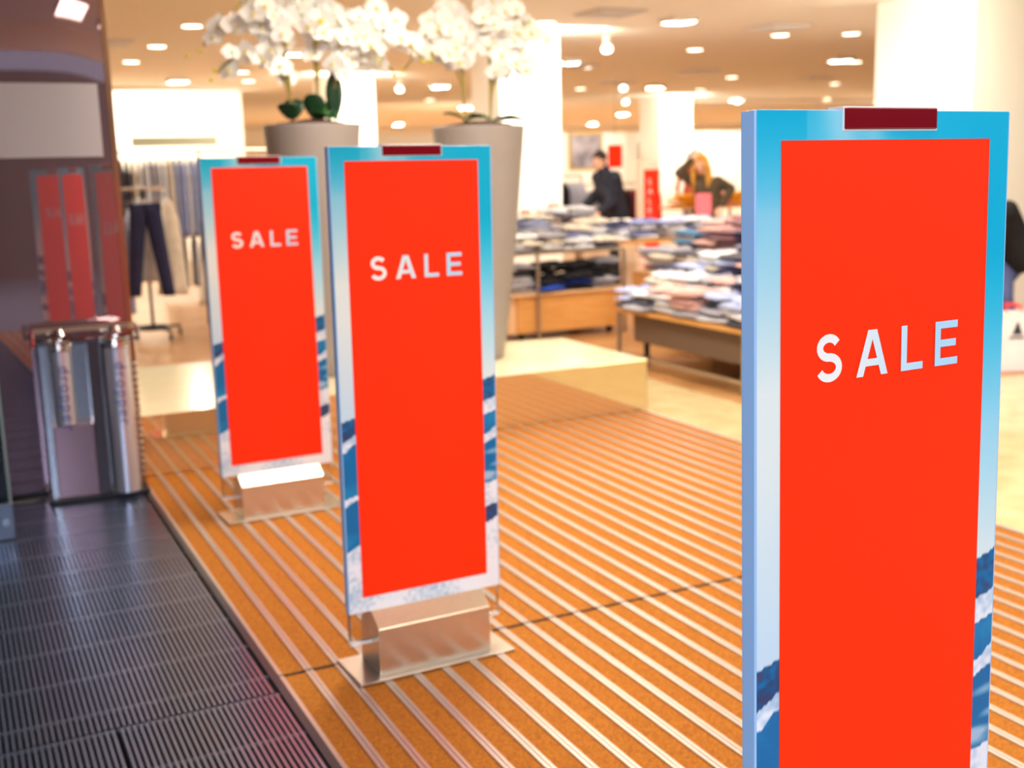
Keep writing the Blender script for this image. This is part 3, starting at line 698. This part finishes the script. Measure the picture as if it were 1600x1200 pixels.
# ------------------------------------------------------------------ background shop: coloured racks, mannequins, pictures, sale post
def rack(x, y, w_, z, cols, L, label, place, rz=0):
    t = empty('clothes_rail', (x, y, 0), rz, label, 'clothes rail')
    bm = bmesh.new(); tube(bm, [(-w_ / 2, 0, z), (w_ / 2, 0, z)], .014); obj('rail', bm, M_tsteel, t)
    for s in (-1, 1): bm = bmesh.new(); tube(bm, [(s * w_ / 2, 0, .002), (s * w_ / 2, 0, z)], .016); obj('post', bm, M_tsteel, t)
    n = int(w_ / .1)
    for i in range(n):
        col = cols[int(i / n * len(cols))]
        hang(x + math.cos(rz) * (-w_ / 2 + .06 + i * .1), y + math.sin(rz) * (-w_ / 2 + .06 + i * .1), z - .013, col, L, rz + R.uniform(-.06, .06), f'{col} garment, {nth(i)} from left, hanging {place}', f'{col} garments {place}', cat='clothes', name='hanging_garment', seed=i)
rack(10.2, 16.8, 1.5, 1.26, ['light grey', 'blue checked', 'black', 'maroon', 'black'], .8, 'rail of grey, black and maroon clothes behind the person in navy', 'behind the person in navy')
rack(8.3, 16.0, 1.5, 1.42, ['coral', 'coral', 'maroon', 'black', 'light grey'], .7, 'rail of coral and maroon clothes beside the white pillar', 'beside the white pillar')
rack(11.2, 13.0, 1.5, 1.40, ['coral', 'light grey', 'coral', 'red'], .62, 'rail of coral clothes left of the nearest sale gate', 'left of the nearest sale gate')
def table_small(x, y, z, cols, label, place, w_=1.3):
    t = empty('display_table', (x, y, 0), 0, label, 'display table'); obj('tabletop', mbox(-w_ / 2, w_ / 2, -.4, .4, z - .03, z), M_beech, t)
    for a in (-1, 1):
        for b_ in (-1, 1): obj('leg', mbox(a * (w_ / 2 - .03) - .015, a * (w_ / 2 - .03) + .015, b_ * .37 - .015, b_ * .37 + .015, .002, z - .03), M_tsteel, t)
    for i, c in enumerate(cols): pile(x - w_ / 2 + .2 + i * (w_ - .4) / max(1, len(cols) - 1), y, z + .001, 4, [c], 0, place, f'pile {CW[i]} from left')
table_small(9.75, 13.6, .98, ['amber', 'amber', 'coral', 'amber'], 'small table of amber and coral clothes beside the red sale post', 'amber clothes table')
table_small(10.6, 11.6, .90, ['cream', 'navy', 'steel blue', 'coral'], 'small table of mixed clothes behind the person in the olive top', 'table behind olive-top person')
def mannequin(x, y, rz, ctop, label):
    t = empty('mannequin', (x, y, 0), rz, label, 'mannequin')
    bm = bmesh.new(); prof = [(.10, .85), (.15, .95), (.16, 1.02), (.125, 1.15), (.15, 1.3), (.19, 1.4), (.17, 1.46), (.06, 1.5), (.05, 1.56)]
    rg = lathe(bm, prof, 20); bm.faces.new(rg[0][::-1]); bm.faces.new(rg[-1])
    for v in bm.verts: v.co.y *= .62
    obj('torso', bm, fabric('cloth_' + ctop.replace(' ', '_'), COLS[ctop]), t, smooth=True)
    bm = bmesh.new(); bmesh.ops.create_uvsphere(bm, u_segments=14, v_segments=10, radius=.1); [setattr(v.co, 'z', v.co.z * 1.25 + 1.66) for v in bm.verts]; obj('head', bm, M_white, t, smooth=True)
    for s in (-1, 1):
        bm = bmesh.new(); cyl(bm, (s * .08, 0, .06), (s * .08, 0, .9), .045, .08, 12); obj('leg', bm, fabric('cloth_dark_grey', COLS['dark grey']), t, smooth=True)
        bm = bmesh.new(); cyl(bm, (s * .19, 0, 1.40), (s * .26, .02, 1.1), .045, .038, 10); cyl(bm, (s * .26, .02, 1.1), (s * .24, -.08, .84), .038, .026, 10); obj('arm', bm, fabric('cloth_' + ctop.replace(' ', '_'), COLS[ctop]), t, smooth=True)
    bm = bmesh.new(); cyl(bm, (0, 0, .002), (0, 0, .06), .2, .19, 24); obj('stand', bm, M_white, t); return t
mannequin(10.4, 19.6, .3, 'white', 'white-topped mannequin at the left of the far red clothes')
mannequin(12.9, 18.6, -.3, 'coral', 'coral-topped mannequin left of the red sale post')
# pictures on the back wall and a doorway
def picture(x, y, z, w_, h_, mfill, label, cat='picture'):
    t = empty('wall_picture', (x, y, z), 0, label, cat)
    obj('picture_frame', mbox(-w_ / 2, w_ / 2, -.03, 0, -h_ / 2, h_ / 2), mat('gilt_frame', (190, 160, 90), .4), t); obj('image', mbox(-w_ / 2 + .06, w_ / 2 - .06, -.036, -.031, -h_ / 2 + .06, h_ / 2 - .06), mfill, t); return t
t = struct('wall_partition', mbox(9.0, 30, 25.5, 25.8, 0, 2.35), M_wall)
M_pic = mat('dark_picture', (84, 80, 92), .4, col2=(200, 190, 200), nscale=2.2, noise_amt=1)
picture(14.55, 25.49, 1.9, .95, .9, M_pic, 'dark picture on the far wall left of the person in navy')
picture(20.3, 25.49, 1.55, .75, 1.6, mat('olive_picture', (120, 112, 80), .5), 'tall olive picture on the far wall beside the nearest gate')
d = empty('wall_opening', (17.0, 25.49, 0), 0, 'grey doorway in the far wall behind the red sale post', 'doorway')
obj('door_frame', mbox(-.9, .9, -.03, 0, .002, 2.1), M_white, d); obj('door_leaf', mbox(-.8, .82, -.04, -.031, .002, 2.04), mat('grey_door', (150, 152, 160), .5), d)
def vertical_sale(parent, x, y, z0, size, m):
    for i, ch in enumerate('SALE'):
        me = font_mesh(ch, size); me.materials.append(m); o = bpy.data.objects.new('letter', me); C.objects.link(o); o.parent = parent
        o.rotation_euler = (PI / 2, 0, 0); o.location = (x, y, z0 - i * size * 1.15)
t = empty('sale_post', (8.69, 13.55, 0), -.2, 'distant red sale post with pale side, between the two shoppers', 'sign')
obj('post_body', mbox(-.13, .13, -.10, .10, .002, 1.62), mat('pale_peach', (250, 214, 190), .5), t, bev=.004)
p = obj('red_face', mbox(-.09, .13, -.104, -.1005, .1, 1.50), M_red, t); vertical_sale(p, -.035, -.106, 1.30, .11, M_white)
o = obj('red_poster', mbox(-.12, .12, -.012, .012, -.17, .17), M_red, None, loc=(9.36, 15.5, 1.70)); tag(o, 'small red poster behind the head of the person in navy', 'poster')
bm = bmesh.new(); tube(bm, [(0, 0, .17), (0, 0, CEIL - 1.70)], .004); obj('wire', bm, M_tsteel, o)

# ------------------------------------------------------------------ people
def blob(name, caps, m, parent, vox, sm=6):
    """one continuous surface grown around tapered limbs"""
    bm = bmesh.new()
    for p0, p1, r0, r1 in caps:
        p0 = Vector(p0); p1 = Vector(p1)
        if (p1 - p0).length > 1e-4: cyl(bm, p0, p1, r0, r1, 16)
        for p, rr in ((p0, r0), (p1, r1)):
            res = bmesh.ops.create_uvsphere(bm, u_segments=16, v_segments=10, radius=rr)
            for v in res['verts']: v.co += p
    o = obj(name, bm, m, parent, smooth=True)
    rm = o.modifiers.new('remesh', 'REMESH'); rm.mode = 'VOXEL'; rm.voxel_size = vox; rm.use_smooth_shade = True
    if sm: q = o.modifiers.new('smooth', 'SMOOTH'); q.factor = .5; q.iterations = sm
    return o
M_skin = mat('skin', (226, 168, 138), .5)
def head_caps(c, f, r, up):
    L = [(c + up * .035, c + up * .035 - f * .012, .082, .084), (c + up * .01 + f * .02, c - up * .055 + f * .035, .068, .040), (c - up * .04 + f * .03, c - up * .075 + f * .045, .045, .028)]
    L += [(c + f * .088 + up * .012, c + f * .104 - up * .018, .009, .013)]
    for s_ in (-1, 1): L.append((c + r * s_ * .078 + up * .012, c + r * s_ * .080 - up * .018 - f * .004, .014, .010))
    return L
def head_extras(parent, c, f, r, up, m_hair, long_hair):
    bm = bmesh.new()
    cyl(bm, c + f * .078 - up * .052 - r * .022, c + f * .078 - up * .052 + r * .022, .007, .007, 8, mi=0)
    for s_ in (-1, 1):
        cyl(bm, c + f * .084 + r * s_ * .031 + up * .014, c + f * .090 + r * s_ * .031 + up * .014, .009, .008, 8, mi=1); cyl(bm, c + f * .080 + r * (s_ * .031 - .014) + up * .036, c + f * .080 + r * (s_ * .031 + .014) + up * .036, .004, .004, 6, mi=1)
    obj('eyes_and_mouth', bm, [mat('lips', (190, 90, 84), .5), mat('eye', (40, 30, 28), .3)], parent)
    H = [(c + up * .050 - f * .018, c + up * .045 - f * .024, .090, .093), (c + up * .02 - f * .05, c - up * .045 - f * .045, .070, .052)]
    for k in range(9):
        a = -1.35 + 2.7 * k / 8; d0 = (f * math.cos(a) + r * math.sin(a)); H.append((c + up * .095 + d0 * .03, c + up * (.068 if abs(a) < .9 else .03) + d0 * .074, .026, .019))
    for s_ in (-1, 1): H.append((c + up * .03 + r * s_ * .078 - f * .02, c - up * .005 + r * s_ * .078 - f * .02, .02, .014))
    if long_hair:
        for k in range(13):
            a = -1.75 + 3.5 * k / 12; d0 = (-f * math.cos(a) + r * math.sin(a)); w0 = R.uniform(.9, 1.15)
            q = [c + up * .05 + d0 * .082, c - up * .06 + d0 * .098 * w0, c - up * .18 + d0 * .105 * w0 - f * .005, c - up * R.uniform(.28, .36) + d0 * .100 - f * .005]
            for u0, u1, r0, r1 in zip(q[:-1], q[1:], (.024, .030, .030), (.030, .030, .012)): H.append((u0, u1, r0, r1))
    blob('hair', H, m_hair, parent, .009, 4)
def person(loc, label, pelvis, chest, neck, hd, face, hands, feet, m_top, m_leg, m_hair, long_hair=False, elbows=None, knees=None, bulk=1.0, hem=.02):
    t = empty('person', loc, 0, label, 'person')
    P, N, Cc = Vector(pelvis), Vector(neck), Vector(chest); f = Vector(face).normalized(); zz = Vector((0, 0, 1))
    axis = f.cross(zz).normalized(); c = Vector(hd); up = axis.cross(f).normalized(); up = up if up.z > 0 else -up
    B = [(P, Cc, .09, .10), (Cc, N, .08, .052), (N, c - up * .05, .052, .050)] + head_caps(c, f, axis, up)
    T = []; Lg = []
    for i, s_ in enumerate((1, -1)):
        sh = Cc + axis * s_ * .15 + (N - Cc) * .38; el = Vector(elbows[i]); wr = Vector(hands[i]); d = (wr - el).normalized()
        B += [(Cc, sh, .05, .045), (sh, el, .042, .034), (el, wr, .034, .024)]
        side = (axis * s_ - d * (axis * s_).dot(d)).normalized(); nrm = d.cross(side).normalized()
        if nrm.z < 0: nrm = -nrm
        for o_ in (-.026, -.009, .009, .026): B.append((wr, wr + d * .082 + side * o_, .017, .0115))
        for o_, ln in ((-.030, .058), (-.010, .072), (.010, .068), (.030, .054)):
            b0 = wr + d * .085 + side * o_; m1 = b0 + d * ln * .5 + side * o_ * .12 - nrm * .008; B += [(b0, m1, .0095, .0088), (m1, m1 + d * ln * .4 - nrm * .024, .0088, .0078)]
        t0 = wr + d * .025 - side * .022; t1 = t0 + d * .035 - side * .03; B += [(t0, t1, .013, .0105), (t1, t1 + d * .028 - side * .006 - nrm * .008, .0105, .009)]
        kn = Vector(knees[i]); ft = Vector(feet[i]); hp = P + axis * s_ * .085 - zz * .05
        B += [(hp, kn, .075, .05), (kn, ft + zz * .07, .048, .034)]
        T += [(P - zz * hem + axis * s_ * .062, (P + Cc) / 2 + axis * s_ * .06, .118 * bulk, .112 * bulk), ((P + Cc) / 2 + axis * s_ * .06, Cc + axis * s_ * .07, .112 * bulk, .116 * bulk),
              (Cc + axis * s_ * .05, sh, .10 * bulk, .078 * bulk), (sh, el, .076 * bulk, .060 * bulk), (el, wr - d * .02, .060 * bulk, .044 * bulk)]
        Lg += [(P + axis * s_ * .05 - zz * .03, hp, .10, .104), (hp, kn, .100, .072), (kn, ft + zz * .10, .070, .056)]
    T += [(Cc, N - zz * .005, .10 * bulk, .070 * min(1.2, bulk))]
    blob('body', B, M_skin, t, .008, 2); blob('jacket', T, m_top, t, .014, 8); blob('trousers', Lg, m_leg, t, .014, 8)
    for i in range(2):
        ft = Vector(feet[i]); fd = Vector(face); fd.z = 0; fd.normalize(); sd = fd.cross(zz); bm = bmesh.new(); bmesh.ops.create_uvsphere(bm, u_segments=14, v_segments=10, radius=1)
        for v in bm.verts: x, y, z = v.co; v.co = ft + fd * (.06 + y * .14) + sd * x * .048 + Vector((0, 0, .05 + max(-.045, z * .055)))
        obj('shoe', bm, M_black, t, smooth=True)
    head_extras(t, c, f, axis, up, m_hair, long_hair); return t
M_navyj = mat('navy_puffer', (22, 24, 40), .75, bump=.4, bscale=20); M_dark = mat('dark_trousers', (30, 30, 38), .8)
# person in navy bending forward to the left over the table
person((7.95, 13.45, 0), 'dark-haired person in a navy padded jacket leaning over the shirts', (.16, .0, .94), (.05, -.02, 1.34), (-.02, -.02, 1.52), (-.09, -.04, 1.635), (-.95, -.25, -.15),
       [(-.26, -.30, .98), (-.30, .10, 1.0)], [(.12, -.1, 0), (.24, .12, 0)], M_navyj, M_dark, mat('dark_hair', (40, 26, 20), .7), elbows=[(-.02, -.24, 1.10), (-.08, .22, 1.12)], knees=[(.08, -.1, .5), (.2, .1, .5)], bulk=1.25)
# blonde person, hand raised to the head
person((8.75, 12.35, 0), 'person with long blonde hair, olive top, arm raised to the head', (.08, .0, .92), (.07, .0, 1.27), (.03, 0, 1.43), (-.05, -.02, 1.55), (-.8, -.6, -.1),
       [(-.14, .03, 1.62), (.12, -.24, 1.02)], [(.02, -.08, 0), (.14, .1, 0)], mat('olive_top', (72, 58, 38), .8), M_dark, mat('blonde_hair', (214, 150, 56), .6, noise_amt=.4, nscale=14), True,
       elbows=[(-.27, .14, 1.45), (.34, -.14, 1.24)], knees=[(.0, -.09, .5), (.12, .09, .5)], bulk=1.0)
# person at the right edge, bending towards the bench
person((7.70, 6.75, 0), 'person in a black sweater and blue jeans bending at the right edge', (.12, -.02, .84), (-.10, -.02, 1.10), (-.26, -.02, 1.22), (-.36, -.04, 1.27), (-.9, -.2, -.5),
       [(-.66, -.20, .80), (-.66, .2, .80)], [(.05, -.14, 0), (.2, .16, 0)], mat('black_sweater', (24, 22, 26), .85), mat('blue_jeans', (86, 94, 140), .8), mat('dark_hair', (40, 26, 20), .7), elbows=[(-.36, -.24, .93), (-.36, .24, .93)], knees=[(-.06, -.12, .45), (.1, .14, .45)], bulk=1.15, hem=.08)
# shopping bag
t = empty('shopping_bag', (7.02, 6.02, 0), -.45, 'white and pink shopping bag with dark mountain mark and red handles', 'bag')
bm = bmesh.new(); box(bm, -.14, .14, -.05, .05, .004, .45)
obj('bag_body', bm, mat('pink_white_paper', (250, 226, 226), .5, col2=(252, 244, 244), noise_amt=1, nscale=4), t, bev=.006)
bm = bmesh.new()
for y in (-.04, .04): tube(bm, [(-.06, y, .45), (-.05, y, .50), (.05, y, .50), (.06, y, .45)], .007)
obj('handle', bm, mat('red_cord', (236, 60, 60), .5), t)
bm = bmesh.new()
A = [(-.01, .28), (.025, .375), (.035, .375), (.07, .28)]
v = [bm.verts.new((x + .0, -.0515, z)) for x, z in A]; bm.faces.new(v); v = [bm.verts.new((x, -.0515, z)) for x, z in ((-.03, .25), (.085, .25), (.08, .268), (-.025, .268))]; bm.faces.new(v)
obj('logo', bm, mat('dark_mark', (50, 54, 66), .5), t)

# ------------------------------------------------------------------ ceiling fittings
def down(kind, x, y, label, group, r=.1):
    t = empty('ceiling_' + kind, (x, y, CEIL), 0, label, 'ceiling light', group)
    if kind == 'downlight':
        bm = bmesh.new(); lathe(bm, [(r, -.001), (r + .02, -.004), (r + .022, -.0005)], 28); obj('ring', bm, M_ring, t)
        bm = bmesh.new(); cyl(bm, (0, 0, -.004), (0, 0, -.0015), r, r, 28); obj('lens', bm, M_lamp, t)
    else:
        d = Vector((-.30, -.62, -.72)).normalized(); p0 = Vector((0, 0, -.10))
        bm = bmesh.new(); cyl(bm, (0, 0, -.001), (0, 0, -.03), .05, .05, 16); tube(bm, [(0, 0, -.02), (0, 0, -.10)], .01); obj('bracket', bm, M_ring, t)
        bm = bmesh.new(); cyl(bm, p0 - d * .05, p0 + d * .07, r * .7, r, 20); obj('lamp_head', bm, M_ring, t)
        bm = bmesh.new(); cyl(bm, p0 + d * .071, p0 + d * .074, r * .92, r * .92, 20); obj('lens', bm, M_lampb, t)
    return t
P1 = None
DL = [(2.55, 12.6), (2.54, 14.66), (2.53, 16.66), (6.09, 11.49), (9.59, 13.73), (9.59, 11.91), (10.43, 11.58), (9.04, 16.66), (9.47, 16.6), (13.56, 14.95), (13.46, 18.1), (17.06, 19.4), (21.1, 24.3),
      (4.36, 18.09), (4.87, 19.82), (4.77, 21.6), (3.58, 21.9), (3.75, 20.35), (12.0, 21.2), (15.1, 21.4), (7.9, 22.6), (10.2, 24.9)]
SL = [(7.45, 12.51), (7.41, 19.44), (14.3, 23.2), (17.2, 22.9), (17.3, 25.2), (11.6, 18.9)]
CNT = {}; ORN = ['', 'first', 'second', 'third', 'fourth', 'fifth', 'sixth', 'seventh', 'eighth', 'ninth', 'tenth', 'eleventh', 'twelfth']
l0 = None
DL.sort(key=lambda p: p[1])
for i, (x, y) in enumerate(DL):
    if l0 is None: l0 = down('downlight', x, y, 'x', 'round recessed downlights'); o = l0
    else: o = copy_tree(l0); o.location = (x, y, CEIL)
    reg = 'over the left clothes rails' if x < 5.2 else ('over the navy-jacket person' if x < 11.5 else 'towards the broad cream pillar')
    CNT[reg] = CNT.get(reg, 0) + 1
    o['label'] = f'round recessed downlight {reg}, {ORN[CNT[reg]]} nearest the entrance'
s0 = None
for i, (x, y) in enumerate(SL):
    if s0 is None: s0 = down('spotlight', x, y, 'small bright spotlight hanging under the ceiling', 'small bright ceiling spotlights', .065)
    else: o = copy_tree(s0); o.location = (x, y, CEIL)
    (s0 if i == 0 else o)['label'] = 'small bright ceiling spotlight ' + ['right of the right planter, above the navy-jacket person', 'between the flowers of the two planters', 'above the rear white pillar, left one', 'above the rear white pillar, right one', 'farthest back near the nearest gate top', 'above the flowers behind the right planter'][i]
def panel_fix(name, x, y, sx, sy, label, group):
    t = empty(name, (x, y, CEIL), 0, label, 'ceiling light', group)
    bm = bmesh.new()
    for a in ((-sx / 2 - .03, -sx / 2, -sy / 2 - .03, sy / 2 + .03), (sx / 2, sx / 2 + .03, -sy / 2 - .03, sy / 2 + .03), (-sx / 2, sx / 2, -sy / 2 - .03, -sy / 2), (-sx / 2, sx / 2, sy / 2, sy / 2 + .03)): box(bm, *a, -.07, -.001)
    obj('frame', bm, M_ring, t); obj('diffuser', mbox(-sx / 2, sx / 2, -sy / 2, sy / 2, -.05, -.04), M_panelglow, t); return t
for i, (x, y, s) in enumerate(ADDED_PANELS): panel_fix('ceiling_panel', x, y, s, s, f'added square fill panel over the entrance, {ORN[i + 1]} along the ceiling', 'added fill panels over the entrance')
for i, (x, y) in enumerate(DEEP): panel_fix('ceiling_panel', x, y, .26, .26, f'small square shop light panel {round(math.hypot(x, y))} metres deep, {"left" if x / y < .4 else "centre" if x / y < .65 else "right"}', 'small light panels in the shop ceiling')
for i, (x, y) in enumerate([(8.92, 11.12), (6.3, 10.5), (9.1, 16.2), (11.88, 16.89), (11.76, 19.35), (15.19, 17.92), (1.9, 14.2)]):
    t = empty('ceiling_vent', (x, y, CEIL), 0, 'square slatted air vent ' + ['nearest above the sale gate top', 'beside the right planter flowers', 'in line above the navy-jacket person', 'third deep towards the cream pillar', 'farthest back above the far pillar', 'farthest right near the cream pillar', 'by the glass edge at upper left'][i], 'air vent', 'square ceiling air vents')
    bm = bmesh.new(); box(bm, -.28, .28, -.28, .28, -.012, -.001); obj('vent_plate', bm, mat('vent_grey', (214, 208, 206), .5), t)
    bm = bmesh.new()
    for k in range(5): q = .05 + k * .05; box(bm, -q, q, -q, -q + .012, -.03, -.013); box(bm, -q, q, q - .012, q, -.03, -.013); box(bm, -q, -q + .012, -q + .0125, q - .0125, -.03, -.013); box(bm, q - .012, q, -q + .0125, q - .0125, -.03, -.013)
    obj('louvre', bm, M_white, t)
# added fill lamps, no such fixtures known, brightening the walls and pillars
area_lamp('added_wall_lamp', (1.5, 21.2, 2.98), 7, .2, 200, (1, .94, .8), (0, .75, -.66))
area_lamp('added_wall_lamp', (23, 24.4, 2.98), 12, .2, 90, (1, .94, .8), (0, .75, -.66))
area_lamp('added_pillar_lamp', (6.3, 11.6, 3.0), 1.4, .2, 90, (1, .93, .8), (0, .8, -.6))
area_lamp('added_pillar_lamp', (15.6, 22.6, 3.0), 1.4, .2, 120, (1, .93, .8), (0, .8, -.6))
area_lamp('added_pillar_lamp', (6.1, 17.9, 3.0), 1.4, .2, 100, (1, .93, .8), (0, .8, -.6))
area_lamp('added_pillar_lamp', (7.5, 7.6, 3.0), .2, 2.0, 110, (1, .93, .8), (.8, .3, -.6))
for (x, y, sx, sy) in [(1.5, 21.2, 7, .2), (23, 24.4, 12, .2)]:  # housings added above the two wall fill lamps
    o = obj('added_trough', mbox(-sx / 2, sx / 2, -.12, .12, 0, .07), M_ring, None, loc=(x, y, 3.028)); tag(o, 'added housing over the fill lamp along the left bright wall' if x < 5 else 'added housing over the fill lamp along the far picture wall', 'ceiling light')
